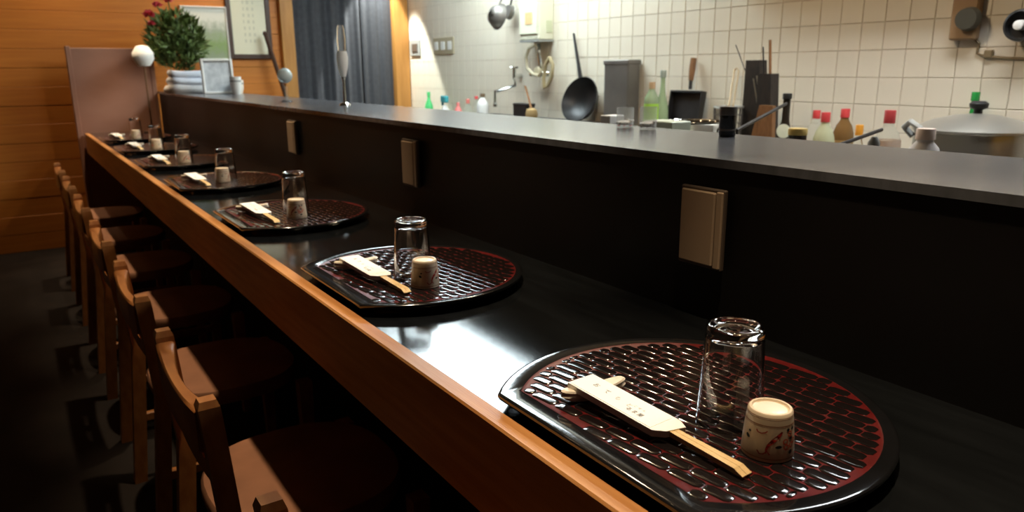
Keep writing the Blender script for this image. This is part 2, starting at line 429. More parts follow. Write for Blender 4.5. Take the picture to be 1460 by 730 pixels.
# painted cup, standing upside down
CH, CR0, CR1 = 0.0505, 0.0267, 0.0222
CSC = 0.93
def cup_r(z): 
    q = z/CH
    return CR0 + (CR1-CR0)*q + 0.0006*math.sin(PI*q)
def cup_parts(root):
    t = root
    prof = [(0.0245, 0.002), (0.0258, 0.0), (CR0-0.0002, 0.0004), (cup_r(.004), .004), (cup_r(.012), .012), (cup_r(.024), .024), (cup_r(.036), .036), (cup_r(.044), .044), (cup_r(.0490)-.0001, .0490),
            (CR1-.0012, CH), (CR1-.0034, CH), (CR1-.0042, CH-.0022), (CR1-.006, CH-.0026), (0, CH-.0016)]
    t = MB().lathe(prof, 48).build('cup_body', 'ceramic', t, None, True)
    MB().lathe([(CR1-.0050, CH-.0027), (CR1-.0062, CH-.0020), (.008, CH-.0012), (0, CH-.0012)], 32).build('foot_well', 'ceramic_w', root, None, True)
    for z, h, mt in ((.0465, .0007, 'ink_brown'), (.0450, .0004, 'ink_brown'), (.0385, .0007, 'ink_brown'), (.0370, .0004, 'ink_brown'), (.0035, .0008, 'ink_brown')):
        MB().lathe([(cup_r(z)+.00008, z), (cup_r(z+h)+.00012, z+h/2), (cup_r(z+h)+.00008, z+h)], 48).build('painted_band', mt, t)
    def patch(name, poly, mt):  # poly in (degrees, height); camera side is angle 0, right is positive
        mb = MB(); vs = []
        n = len(poly); ca = sum(p[0] for p in poly)/n; cz = sum(p[1] for p in poly)/n
        for a, z in [(ca, cz)]+poly:
            r = cup_r(z)+0.00015; an = math.radians(a)
            vs.append((r*math.cos(an), r*math.sin(an), z))
        mb.add(vs, [(0, 1+i, 1+(i+1) % n) for i in range(n)]); mb.build(name, mt, t)
    def leafp(a, z, la, lz, rot): 
        pts = []
        for i in range(10):
            th = 2*PI*i/10; x, y = la*math.cos(th), lz*math.sin(th)*2350
            x2 = x*math.cos(rot)-y*math.sin(rot); y2 = x*math.sin(rot)+y*math.cos(rot)
            pts.append((a+x2, z+y2/2350))
        return pts
    def stroke(name, pts, wd, mt):   # tapered brush stroke through (deg, z)
        n = len(pts); up_, dn = [], []
        for i, (a, z) in enumerate(pts):
            p, q = pts[max(0, i-1)], pts[min(n-1, i+1)]
            dx, dz = (q[0]-p[0]), (q[1]-p[1])*2350; L = math.hypot(dx, dz) or 1
            wv = wd[i] if isinstance(wd, list) else wd
            up_.append((a - dz/L*wv, z + dx/L*wv/2350)); dn.append((a + dz/L*wv, z - dx/L*wv/2350))
        mb = MB(); vs = []
        for a, z in up_+dn:
            r = cup_r(z)+0.00018; vs.append((r*math.cos(math.radians(a)), r*math.sin(math.radians(a)), z))
        mb.add(vs, [(i, i+1, n+i+1, n+i) for i in range(n-1)]); mb.build(name, mt, t)
    for base in (0, 180):
        stroke('painted_stem', [(base+21, .0335), (base+12, .0290), (base+0, .0240), (base-10, .0190), (base-14, .0145), (base-14, .0100)], [2.2, 4.4, 4.6, 3.6, 2.4, 1.0], 'ink_red')
        stroke('painted_tendril', [(base-34, .0120), (base-28, .0085), (base-20, .0090), (base-12, .0125), (base-6, .0090)], 1.5, 'ink_red')
        stroke('painted_tendril', [(base-40, .0335), (base-36, .0310), (base-27, .0305), (base-18, .0320), (base-14, .0338)], 1.5, 'ink_red')
        for a, z, la, lz, ro in ((13, .0175, 8, .0017, 0.1), (-62, .0230, 7, .0020, -.5), (-58, .0290, 4, .0014, 0.2), (38, .0345, 5, .0017, .3), (55, .0350, 6, .0016, .2), (46, .0105, 6.5, .0024, .4), (47, .0255, 4.5, .0028, 1.3)):
            patch('painted_leaf', leafp(base+a, z, la, lz, ro), 'ink_dark')
        for a, z in ((30, .0225), (33, .0165), (44, .0300), (48, .0178), (58, .0215)):
            ring = [(base+a+6*math.cos(2*PI*i/9), z+.0026*math.sin(2*PI*i/9)) for i in range(10)]
            stroke('painted_petal', ring, 1.7, 'ink_orange')
# chopstick rest: pod shape
def rest_parts(t):
    def pod(z0, z1, sc):
        rg = []
        for zz, s in ((z0, .86), ((z0+z1)/2, 1.0), (z1, .93)):
            pts = []
            for i in range(36):
                a = 2*PI*i/36; x = 0.043*math.cos(a); wv = 0.0105*abs(math.sin(a))**0.8*(1.0-0.35*math.exp(-(x/.014)**2))
                pts.append((x*s*sc, math.copysign(wv, math.sin(a))*s*sc, zz + 0.004*(x/.043)**2))
            rg.append(pts)
        return MB().rings(rg)
    pod(0, .0095, 1.0).build('rest_base', 'rest', t, None, True)
    pod(.0088, .0125, 0.985).build('rest_top', 'rest', t, None, True)
    for sx in (-1, 1):
        MB().lathe([(0.0, .0006), (.0016, .0004), (.0018, 0)], 10, (sx*.024, 0.001, .0139)).build('painted_dot', 'ink_brown', t)
SL_CHARS = None
def sleeve_parts(t):
    # local: +x runs from the closed end towards the chopstick tips
    L, Wd, h = 0.142, 0.0385, 0.0072
    mb = MB()
    mb.prism([(0, -Wd/2), (L-.016, -Wd/2), (L-.006, -Wd/2+.010), (L, Wd/2-.006), (L-.012, Wd/2), (0, Wd/2)], 0.0, h); mb.build('envelope', 'paper', t)
    t = MB().prism([(.004, -Wd/2+.002), (L-.020, -Wd/2+.002), (L-.020, Wd/2-.004), (.004, Wd/2-.004)], h-.0001, h+.0004).build('front_flap', 'paper', t)
    for i, ch in enumerate('おてもと'):
        o = link('lettering', text_mesh(ch, .0085), 'ink' if i < 2 else 'ink_grey', t, (.024+.018*i, .002-.0012*i, h+.0005)); o.rotation_euler = (0, 0, 0)
    for i, ch in enumerate('るま屋'):
        o = link('lettering', text_mesh(ch, .0072), 'ink', t, (.083+.0082*i, -.0075, h+.0005))
    for i, ch in enumerate('ごぜん'):
        o = link('lettering', text_mesh(ch, .004), 'ink_grey', t, (.083+.0062*i, .0025, h+.0005))
def chop_parts(t):
    L, Wd, h = 0.205, 0.0138, 0.0052
    for s in (-1, 1):
        y0, y1 = (0.0002, Wd/2) if s > 0 else (-Wd/2, -0.0002)
        st = MB().prism([(0, y0*.45), (L-.010, y0), (L-.010, y1), (0, y1*.45 if s > 0 else y1)], 0, h).build('stick', 'chop', t)
        mb = MB(); mb.add([(L-.010, y0, 0), (L-.010, y1, 0), (L, y1, 0), (L, y0, 0), (L-.010, y0, h), (L-.010, y1, h), (L, y1, .0012), (L, y0, .0012)],
                          [(0, 3, 2, 1), (4, 5, 6, 7), (0, 1, 5, 4), (1, 2, 6, 5), (2, 3, 7, 6), (3, 0, 4, 7)])
        mb.build('cut_end', 'chop', st)
tum_me = glass_mesh()
trays_y = [0.518, 1.207, 1.925, 2.66, 3.37, 4.07, 4.77]
protos = {}
FTZ = T + 0.0184                # top of the carved facets
for i, yc in enumerate(trays_y):
    tx = 0.577
    tray(tx, yc, i < 2)
    dy = yc - (0.512 if i else 0.518)
    # glass
    gx, gy = [(0.590, 0.469), (0.566, 1.166), (0.600, 1.935-.012), (0.598, 2.66), (0.595, 3.37), (0.597, 4.07), (0.600, 4.77)][i]
    gx_, gy_ = gx, gy
    o = link('drinking_glass', tum_me, 'glass', None, (gx_, gy_, FTZ-0.0003)); o.rotation_euler = (0, 0, i*1.1)
    tag(o, 'clear straight drinking glass standing upside down behind a painted cup', 'glass', 'upside-down glasses on the trays')
    # cup
    cx, cy = [(0.568, 0.404), (0.560, 1.107), (0.578, 1.848), (0.575, 2.615), (0.577, 3.275), (0.580, 3.955), (0.583, 4.65)][i]
    turn = [12, 42, -20, 60, 10, 90, 30][i]
    rz = math.atan2(-cy, -cx) + math.radians(turn)
    if 'cup' not in protos:
        c_ = thing('painted_cup', 'small cream ceramic cup painted with red flowers, upside down beside a glass', 'cup', (cx, cy, FTZ-0.0003), rz, 'painted cups on the trays')
        cup_parts(c_); c_.scale = (CSC, CSC, CSC); protos['cup'] = c_
    else: dup(protos['cup'], (cx, cy, FTZ-0.0003), rz)
    # chopstick rest, sleeve and chopsticks
    rx, ry = 0.509, 0.595+dy
    if 'rest' not in protos:
        c_ = thing('chopstick_rest', 'small pod-shaped pale ceramic chopstick rest under a paper sleeve', 'chopstick rest', (rx, ry, FTZ-0.0004), math.radians(-7), 'chopstick rests on the trays')
        rest_parts(c_); protos['rest'] = c_
    else: dup(protos['rest'], (rx, ry, FTZ-0.0004))
    p0 = Vector((0.4990, 0.607+dy, FTZ+0.0132)); p1 = Vector((0.512, 0.384+dy, FTZ+0.0006))
    d = p1-p0; rzc = math.atan2(d.y, d.x); tilt = math.atan2(-d.z, math.hypot(d.x, d.y))
    if 'sleeve' not in protos:
        c_ = thing('chopstick_sleeve', 'white paper chopstick sleeve with small printed characters, propped on a rest', 'chopstick sleeve', p0, rzc, 'chopstick sleeves on the trays')
        c_.rotation_euler = (0, tilt, rzc); sleeve_parts(c_); protos['sleeve'] = c_
        e_ = thing('chopsticks', 'pair of pale wooden chopsticks sticking out of a white paper sleeve', 'chopsticks', p0, rzc, 'wooden chopsticks on the trays')
        e_.rotation_euler = (0, tilt, rzc); chop_parts(e_); protos['chop'] = e_
        off = Vector((d.normalized()*0.020)) ; off.z += 0.0009
        e_.location = p0 + off
    else:
        a_ = dup(protos['sleeve'], p0); b_ = dup(protos['chop'], p0+off)

# ================================================================== CHAIRS
def chair(loc):
    t = thing('counter_chair', 'low-backed brown wooden chair with curved top rail, pushed up to the bar counter', 'chair', loc, 0, 'wooden chairs along the bar counter')
    H = 0.672; hw = 0.198
    for s in (-1, 1):
        y = s*hw
        MB().rings([[(x0+dx, y+dy_, zz) for dx, dy_ in ((-.017, -.016), (.017, -.016), (.017, .016), (-.017, .016))] for zz, x0 in ((0, -.03), (.42, 0.012), (H-.03, -.004), (H-.012, -.006))]
                   + [[(-.006+dx, y+dy_, H) for dx, dy_ in ((-.013, -.012), (.013, -.012), (.013, .012), (-.013, .012))]]).build('rear_post', 'chair', t)
        MB().rings([[(.36+dx, y*.98+dy_, zz) for dx, dy_ in ((-s_, -s_), (s_, -s_), (s_, s_), (-s_, s_))] for zz, s_ in ((0, .013), (.365, .018))]).build('front_leg', 'chair', t)
        MB().box((.18, y*.98, .20), (.35, .018, .026), .003).build('side_stretcher', 'chair', t)
    rg = []                    # top rail: bowed to the back and waisted in the middle
    for k in range(13):
        q = -1+2*k/12; y = q*(hw-.012); bow = -.014*(1-q*q); th = .010+.008*q*q; zt = H-.022-.012*(1-q*q)
        rg.append([(-.006+bow-th, y, zt-.075), (-.006+bow+th, y, zt-.075), (-.006+bow+th, y, zt-.004), (-.006+bow+th*.7, y, zt), (-.006+bow-th*.7, y, zt), (-.006+bow-th, y, zt-.004)])
    MB().rings(rg).build('top_rail', 'chair', t, None, True)
    rg = []
    for k in range(9):
        q = -1+2*k/8; y = q*(hw-.012); bow = -.009*(1-q*q)
        rg.append([(.006+bow-.009, y, .500), (.006+bow+.009, y, .500), (.006+bow+.009, y, .535), (.006+bow-.009, y, .535)])
    MB().rings(rg).build('lower_rail', 'chair', t)
    for q in (-.5, 0, .5):
        y = q*hw*1.1; b0 = -.009*(1-q*q); b1 = -.014*(1-q*q)
        MB().rings([[(x+dx, y+dy_, zz) for dx, dy_ in ((-.006, -.02), (.006, -.02), (.006, .02), (-.006, .02))] for zz, x in ((.528, .006+b0), (H-.095, -.004+b1))]).build('back_slat', 'chair', t)
    rg = []
    for zz, s_ in ((.405, .97), (.418, 1.0), (.436, 1.0), (.444, .97)):
        pts = []
        for i in range(40):
            a = 2*PI*i/40; cx_, sy_ = math.cos(a), math.sin(a)
            pts.append((.195+.19*s_*math.copysign(abs(cx_)**.8, cx_), .20*s_*math.copysign(abs(sy_)**.8, sy_), zz-.055))
        rg.append(pts)
    MB().rings(rg).build('seat', 'seat', t, None, True)
    return t
ch0 = None
for i in range(8):
    loc = (0.206, 0.635+0.005 + 0.0 + i*0.695+(0.045 if i == 1 else 0.03*(i > 1)), 0)
    if ch0 is None: ch0 = chair(loc)
    elif loc[1] < 5.5: dup(ch0, loc)

# ================================================================== LAMPS
def downlight(x, y, power, cone=70, tgt=None):
    t = thing('ceiling_downlight_offscreen', 'small round recessed ceiling downlight with warm bulb over the counter', 'ceiling light', (x, y, CEIL), 0, 'warm ceiling downlights')
    MB().lathe([(.036, -.001), (.036, -.006), (.050, -.006), (.052, -.002), (.052, 0.001)], 24).build('ring', 'white', t, None, True)
    MB().lathe([(0, -.004), (.034, -.004), (.035, -.001)], 20).build('bulb_offscreen', 'bulb', t)
    spot('downlight_beam_offscreen', (x, y, CEIL-.012), tgt or (x, y, 0), power, WARM, .025, cone, .8)
for y in (-0.35, 0.45, 1.25, 2.05, 2.85, 3.65, 4.45, 5.2):
    downlight(0.60, y, 115, 36)
for x in (-0.55, 0.35, 1.2): downlight(x, 5.62, 26, 84)

# fluorescent ceiling lamp over the kitchen
fx, fy = 2.30, 3.90
t = thing('fluorescent_lamp_offscreen', 'wide white ceiling lamp with a glowing diffuser over the kitchen', 'ceiling lamp', (fx, fy, CEIL))
MB().box((0, 0, -.03), (.86, 1.56, .06), .006).build('housing', 'white', t)
MB().box((0, 0, -.066), (.80, 1.50, .014), .004).build('diffuser_offscreen', 'tube', t)
t = thing('fluorescent_lamp_offscreen', 'short white ceiling lamp with glowing diffuser in front of the wall cabinet', 'ceiling lamp', (2.36, 1.0, CEIL))
MB().box((0, 0, -.03), (.36, 1.06, .06), .006).build('housing', 'white', t)
MB().box((0, 0, -.066), (.30, 1.00, .014), .004).build('diffuser_offscreen', 'tube_white', t)
# warm lamp on the kitchen ceiling nearer the stove
t = thing('kitchen_bulb_lamp_offscreen', 'bare warm bulb lamp on the kitchen ceiling above the pans', 'ceiling lamp', (1.6, 1.9, CEIL))
MB().lathe([(.05, 0), (.05, -.02), (.025, -.05), (0, -.05)], 20).build('holder', 'white', t, None, True)
MB().sphere((0, 0, -.085), .04).build('bulb_offscreen', 'bulb', t, None, True)
l = bpy.data.lights.new('kitchen_bulb_offscreen', 'POINT'); l.energy = 34; l.color = (1.0, 0.78, 0.52); l.shadow_soft_size = .05
o = bpy.data.objects.new('kitchen_bulb_offscreen', l); C.objects.link(o); o.location = (1.6, 1.9, CEIL-.15)
# wall washer by the doorway post
t = thing('wall_washer_offscreen', 'small white cylinder lamp high on the tiled wall beside the doorway', 'wall lamp', (XB-.30, 5.75, T+1.50))
MB().lathe([(.035, -.06), (.035, .06), (0, .06)], 20).build('shade', 'white', t, None, True)
MB().lathe([(0, -.05), (.032, -.05)], 16).build('bulb_offscreen', 'tube', t)
MB().box((.165, 0, .02), (.27, .03, .03), .003).build('bracket', 'white', t)
spot('washer_beam_offscreen', (XB-.30, 5.75, T+1.43), (XB-.29, 5.74, 0), 260, (0.95, 1.0, 0.93), .02, 52, .2)
# wall cabinet above the right part of the tile wall
t = thing('wall_cabinet', 'grey steel wall cabinet hung high on the tiled kitchen wall', 'cabinet', (XB-.095, 1.15, T+0.80))
MB().box((0, 0, .30), (.19, 2.7, .60), .004).build('body', 'steel_d', t)
for q in (-1, 0, 1): MB().box((-.099, q*.9, .30), (.012, .88, .57), .003).build('door', 'steel_d', t)
# ================================================================== KITCHEN FITTINGS
BZ, PZ = T+0.0, T+0.10          # back worktop and prep worktop heights
t = thing('back_worktop', 'stainless steel worktop along the foot of the tiled kitchen wall', 'worktop', (2.62, 2.45, 0))
MB().box((0, 0, BZ-.02), (.54, 6.4, .04), .004).build('top', 'steel', t)
MB().box((0.02, 0, (BZ-.04)/2), (.46, 6.3, BZ-.04)).build('cabinet_front', 'steel_d', t)
t = thing('prep_worktop', 'steel preparation worktop on the kitchen side of the ledge', 'worktop', (1.46, 1.6, 0))
MB().box((0, 0, PZ-.015), (.50, 4.2, .03), .003).build('top', 'steel', t)
MB().box((0, 0, (PZ-.03)/2), (.44, 4.1, PZ-.03)).build('cabinet_front', 'steel_d', t)
SZ = T+0.078
t = thing('wall_stand', 'low dark grey stand on the steel worktop carrying the wok', 'stand', (2.74, 3.88, 0))
MB().box((0, 0, SZ-.014), (.28, 1.28, .028), .003).build('top', 'iron', t)
for s in (-1, 1):
    for q in (-1, 1): MB().box((s*.11, q*.58, (BZ+SZ-.028)/2), (.025, .025, SZ-.028-BZ)).build('leg', 'iron', t)

def bottle(name, px, pytop, X, wpx, bz, label, glass, cap, shape='round', body=None, band=None, liquid=None, caph=.022, group=None, nrf=.34):
    top = on_x(px, pytop, X); k = ppm((X, top.y, top.z)); r = wpx/k/2; H = top.z-bz
    t = thing(name, label, 'bottle', (X, top.y, bz), 0, group)
    nr = max(.010, r*nrf)
    if shape == 'round':  pr = [(0, 0), (r*.9, 0), (r, .006), (r, H-caph-.075), (r*.95, H-caph-.056), (r*.74, H-caph-.030), (nr*1.2, H-caph-.010), (nr*1.05, H-caph)]
    elif shape == 'tall': pr = [(0, 0), (r*.9, 0), (r, .006), (r, H*.44), (r*.9, H*.54), (nr*1.25, H*.72), (nr, H*.82), (nr, H-caph)]
    elif shape == 'jug':  pr = [(0, 0), (r*.92, 0), (r, .008), (r, H-caph-.055), (r*.92, H-caph-.040), (max(nr*1.3, r*.6), H-caph-.018), (nr*1.2, H-caph-.006), (nr*1.2, H-caph)]
    elif shape == 'wide': pr = [(0, 0), (r*.92, 0), (r, .008), (r, H-caph-.034), (r*.86, H-caph-.018), (nr*1.1, H-caph-.004), (nr*1.05, H-caph)]
    elif shape == 'cone': pr = [(0, 0), (r*.95, 0), (r, .006), (r*.98, H*.24), (r*.82, H*.38), (r*.58, H*.52), (nr*1.05, H*.68), (nr, H-caph)]
    else:                 pr = [(0, 0), (r*.92, 0), (r, .004), (r, H*.70), (r*.75, H*.80), (nr*1.2, H*.84), (nr*1.2, H-caph)]
    MB().lathe(pr + [(0, pr[-1][1])], 24).build('body', glass, t, None, True)
    if liquid:
        MB().lathe([(0, .004), (r*.9, .005), (r*.93, .01), (r*.93, H*liquid[1]), (0, H*liquid[1])], 24).build('content', liquid[0], t, None, True)
    if band:
        zb0, zb1 = band[1]*H, band[2]*H
        MB().lathe([(r*1.01, zb0), (r*1.012, (zb0+zb1)/2), (r*1.01, zb1)], 24).build('paper_label', band[0], t, None, True)
    MB().lathe([(0, H), (nr*1.15, H), (nr*1.25, H-.002), (nr*1.28, H-caph), (0, H-caph)], 16).build('cap', cap, t, None, True)
    return t
P = plain
clear = mat('bottle_clear', (0.95, 0.97, 0.94), 0.03, trans=0.92, ior=1.06)
oil = mat('bottle_oil', (0.70, 0.70, 0.46), 0.08, trans=0.4, ior=1.15)
oilf = mat('oil_fill', (0.74, 0.72, 0.50), 0.2, trans=0.5, ior=1.2)
brownb = mat('bottle_brown', (0.26, 0.14, 0.05), 0.12, trans=0.3, ior=1.3)
darkb = mat('bottle_dark', (0.030, 0.022, 0.016), 0.15)
greenb = mat('bottle_green', (0.52, 0.66, 0.42), 0.06, trans=0.5, ior=1.15)
redc = P('cap_red', (0.62, 0.06, 0.06)); tanc = P('cap_tan', (0.45, 0.30, 0.16)); orac = P('cap_orange', (0.85, 0.36, 0.04))
bottle('detergent_bottle', 611, 131, 2.72, 12, BZ, 'bright green detergent bottle on the worktop near the doorway post', P('green_plastic', (.10, .62, .20), .3), P('green_plastic', (.1, .62, .2)), 'tall', caph=.03)
# spray bottle with teal head
top = on_x(634, 136, 2.70); k = ppm(top); t = thing('spray_bottle', 'white spray bottle with teal trigger head beside the green bottle', 'spray bottle', (2.70, top.y, BZ)); H = top.z-BZ
MB().lathe([(0, 0), (.032, 0), (.034, .01), (.034, H*.45), (.014, H*.62), (.013, H*.66), (0, H*.66)], 20).build('body', 'white', t, None, True)
teal = P('teal_plastic', (.06, .36, .40))
MB().box((0, 0.004, H*.86), (.030, .085, H*.26), .008).build('head', teal, t); MB().box((0, .034, H*.70), (.016, .014, H*.16), .003).build('trigger', teal, t)
bottle('soap_bottle', 653, 146, 2.66, 12, BZ, 'small coral pink bottle between the spray bottle and clear bottles', P('pink_plastic', (.80, .22, .20), .35), P('pink_plastic', (.8, .22, .2)), 'jug', caph=.02)
bottle('small_bottle', 667, 141, 2.72, 13, BZ, 'small clear bottle with coral red cap next to the pink bottle', clear, P('cap_coral', (.72, .20, .16)), 'jug', caph=.032)
bottle('slim_bottle', 679, 137, 2.74, 9, BZ, 'slim clear bottle with tiny red cap beside the white bottle', clear, redc, 'tall', caph=.02)
bottle('white_bottle', 688, 133, 2.68, 17, BZ, 'white plastic bottle with dark brown cap beside the faucet', 'white', P('cap_brown', (.14, .09, .05)), 'jug', caph=.026)
# faucet
q = on_x(744, 108, XB); t = thing('faucet', 'wall faucet with cross handle and long swivel spout', 'faucet', (XB, q.y, q.z))
MB().tube([(0, 0, 0), (-.06, 0, 0)], .014, 10).build('stub', 'chrome', t, None, True)
MB().tube([(-.06, 0, -.02), (-.06, 0, .05)], .012, 10).build('valve', 'chrome', t, None, True)
for a in range(4): MB().tube([(-.06, 0, .05), (-.06+.028*math.cos(a*PI/2+.5), .028*math.sin(a*PI/2+.5), .055)], .006, 6).build('handle', 'chrome', t)
e = on_x(706, 130, 2.70)-Vector(t.location); e2 = on_x(706, 150, 2.70)-Vector(t.location); sp = on_x(735, 122, 2.82)-Vector(t.location)
MB().tube([(-.06, 0, -.01), tuple(sp), tuple(e+Vector((0, -.02, .0))), tuple(e), tuple(e+Vector((0, 0, -.02))), tuple(e2)], .009, 8).build('spout', 'chrome', t, None, True)
MB().lathe([(0, -.01), (.013, -.01), (.014, .012), (0, .02)], 14, tuple(e2)).build('nozzle', 'chrome', t, None, True)
# water heater
hb = on_x(790, 57, XB); hy = hb.y; hz = hb.z; hx0 = on_y(768, 57, hy).x; hl = on_x(741, 60, hx0).y
t = thing('water_heater', 'cream gas water heater hung on the tiled wall above the faucet', 'water heater', ((XB+hx0)/2, (hy+hl)/2, hz)); hd = XB-hx0; hwid = hl-hy
MB().box((0, 0, .30), (hd, hwid, .60), .008).build('casing', 'cream', t)
MB().box((-hd/2-.004, 0, .31), (.010, hwid*.92, .55), .004).build('front_cover', 'cream', t)
MB().box((-hd/2-.010, -.01, .13), (.004, hwid*.35, .07)).build('warning_sticker', P('sticker_orange', (.80, .50, .25)), t)
MB().box((.02, -hwid/2-.002, .08), (hd*.35, .004, .07)).build('rating_label', P('sticker_green', (.60, .62, .42)), t)
MB().box((0, 0, -.004), (hd*1.0, hwid*1.0, .012)).build('base_rim', 'grey', t)
# pipes under the heater
v0 = on_x(768, 63, 2.84); v1 = on_x(774, 105, 2.84)
t = thing('gas_valve', 'brass and chrome gas valve with hoses below the cream heater', 'valve', (XB-.03, v1.y, v1.z))
L0 = Vector(t.location)
MB().tube([(0, -.02, 0), (-.04, 0, .0), (-.05, .10, 0)], .018, 10).build('valve_body', 'chrome', t, None, True)
MB().lathe([(0, -.02), (.03, -.015), (.034, 0), (.03, .015), (0, .02)], 14, (-.05, .02, .01), Matrix.Rotation(PI/2, 3, 'Y')).build('knob', 'beige', t, None, True)
MB().tube([tuple(v0-L0), tuple((v0-L0)*.6+Vector((-.03, -.01, .02))), (-.04, 0, .02)], .013, 8).build('pipe', 'chrome', t, None, True)
hp = [on_x(px_, py_, 2.80)-L0 for px_, py_ in ((764, 64), (754, 69), (750, 82), (752, 98), (760, 106), (768, 108))]
MB().tube(hp, .011, 8).build('hose', 'beige', t, None, True)
hp = [on_x(px_, py_, 2.82)-L0 for px_, py_ in ((784, 82), (788, 92), (787, 108), (781, 122), (776, 126), (775, 112), (778, 92), (784, 82))]
MB().tube(hp, .012, 8).build('coiled_hose', P('hose_tan', (.40, .32, .18)), t, None, True)
# switches on the wall
for (x0, x1, y0, y1, mt, lb, n) in ((587, 600, 56, 80, 'grey', 'grey wall switch beside the doorway post', 1), (620, 648, 52, 78, 'beige', 'wide beige socket plate on the kitchen wall', 3)):
    a, b = on_x(x0, y1, XB), on_x(x1, y0, XB); cy_, cz_ = (a.y+b.y)/2, (a.z+b.z)/2; sy_, sz_ = abs(a.y-b.y), abs(b.z-a.z)
    t = thing('wall_switch' if n == 1 else 'socket_plate', lb, 'switch' if n == 1 else 'socket', (XB-.006, cy_, cz_))
    MB().box((0, 0, 0), (.014, sy_, sz_), .003).build('plate', mt, t)
    for i in range(n): MB().box((-.009, (i-(n-1)/2)*sy_/n, 0), (.006, sy_/n*.55, sz_*.5), .002).build('rocker', 'white' if n == 3 else 'plate_d', t)
# hanging colander and ladle from a rail above the frame
hc = on_x(712, 24, 2.70); hr = 17/ppm(hc)
t = thing('hanging_colander', 'dull steel colander hanging on the kitchen wall near the heater', 'colander', tuple(hc))
mx = Matrix.Rotation(-PI/2+.25, 3, 'Y')
MB().lathe([(hr*1.1, 0), (hr, 0), (hr*.96, .02), (hr*.7, .055), (0, .075), (hr*.68, .050), (hr*.92, .018), (hr*1.0, .004)], 28, (0, 0, 0), mx).build('bowl', 'steel_d', t, None, True)
for i in range(7): MB().lathe([(0, .002), (.006, .001), (.007, 0)], 8, (-.004-.0*i, hr*.9*math.cos(i*.9), hr*.9*math.sin(i*.9)), mx).build('rivet', 'chrome', t)
MB().tube([(0, 0, hr), (.06, 0, hr+.10), (.195, 0, hr+.30)], .006, 6).build('hanger', 'steel_d', t)
hc = on_x(728, 18, 2.85); hr = 10/ppm(hc)
t = thing('hanging_pan', 'small dark pan hanging between the colander and the heater', 'pan', tuple(hc))
MB().lathe([(hr*1.05, 0), (hr, .002), (hr*.95, .03), (0, .032), (hr*.9, .026), (hr*.96, .002)], 24, (0, 0, 0), mx).build('bowl', 'steel_d', t, None, True)
MB().tube([(0, 0, hr*.95), (.03, 0, hr+.12), (.045, .0, hr+.34)], .007, 6).build('handle', 'iron', t)
# brush and black box on the stand
q = on_x(747, 147, 2.78); t = thing('black_box', 'small black metal box on the dark stand under the faucet', 'box', (2.78, q.y, SZ))
bh = q.z-SZ
MB().box((0, 0, bh*.42), (.07, .15, bh*.84), .004).build('body', 'iron', t); MB().box((0, 0, bh*.90), (.075, .155, bh*.18), .004).build('lid', 'iron', t)
q = on_x(765, 152, 2.80); t = thing('scrub_brush', 'round straw scrub brush with slanting handle beside the black box', 'brush', (2.74, q.y-.03, SZ))
bh = .065; straw = P('straw', (.42, .28, .12), .8)
MB().lathe([(0, 0), (bh*.5, bh*.05), (bh*.62, bh*.4), (bh*.5, bh*.85), (bh*.2, bh), (0, bh)], 18).build('bristles', straw, t, None, True)
e = on_x(749, 123, 2.84)-Vector(t.location)
MB().tube([(0, 0, bh*.85), tuple(e)], .007, 6).build('handle', 'mwood', t)
# wok leaning on the wall
top = on_x(828, 112, 2.84); bot = on_x(823, 172, 2.74); c_ = (top+bot)/2; R = (top-bot).length/2
t = thing('wok', 'black iron wok leaning on the tiled wall with its handle up', 'wok', (c_.x, c_.y, c_.z))
axis = Vector((-1, -.12, .35)).normalized(); mx = axis.to_track_quat('Z', 'Y').to_matrix()
MB().lathe([(R, 0), (R*.98, .004), (R*.8, -.045), (R*.45, -.075), (0, -.085), (0, -.079), (R*.44, -.069), (R*.77, -.041), (R*.94, 0)], 40, (0, 0, 0), mx).build('bowl', 'iron', t, None, True)
h1 = on_x(818, 48, XB-.03)-c_; h0 = (top-c_)*.97
MB().tube([tuple(h0), tuple(h0*.6+h1*.4), tuple(h1)], .010, 8, True, [.013, .010, .007]).build('handle', 'iron', t, None, True)
# tall steel canister
a = on_x(862, 86, 2.80); b = on_x(897, 84, 2.80)
t = thing('steel_canister', 'tall square dull steel canister standing against the tiled wall', 'canister', (2.84, (a.y+b.y)/2, BZ))
cw = abs(a.y-b.y); chh = a.z-BZ
MB().box((0, 0, chh/2), (.09, cw, chh), .008).build('body', 'steel_d', t); MB().box((0, 0, chh-.012), (.096, cw+.006, .026), .004).build('lid', 'steel_d', t)
# bottles mid
bottle('sake_bottle', 930, 117, 2.45, 21, BZ, 'lime green labelled bottle with tan stopper in front of the tall bottle', greenb, tanc, 'jug', band=(P('label_lime', (.42, .72, .08), .5), .18, .70), caph=.03)
bottle('tall_bottle', 946, 100, 2.62, 19, BZ, 'tall slender clear green glass bottle beside the lime labelled one', greenb, P('cap_grey', (.32, .36, .30)), 'tall', caph=.035, liquid=(mat('green_fill', (.45, .70, .35), .2, trans=.5, ior=1.2), .40))
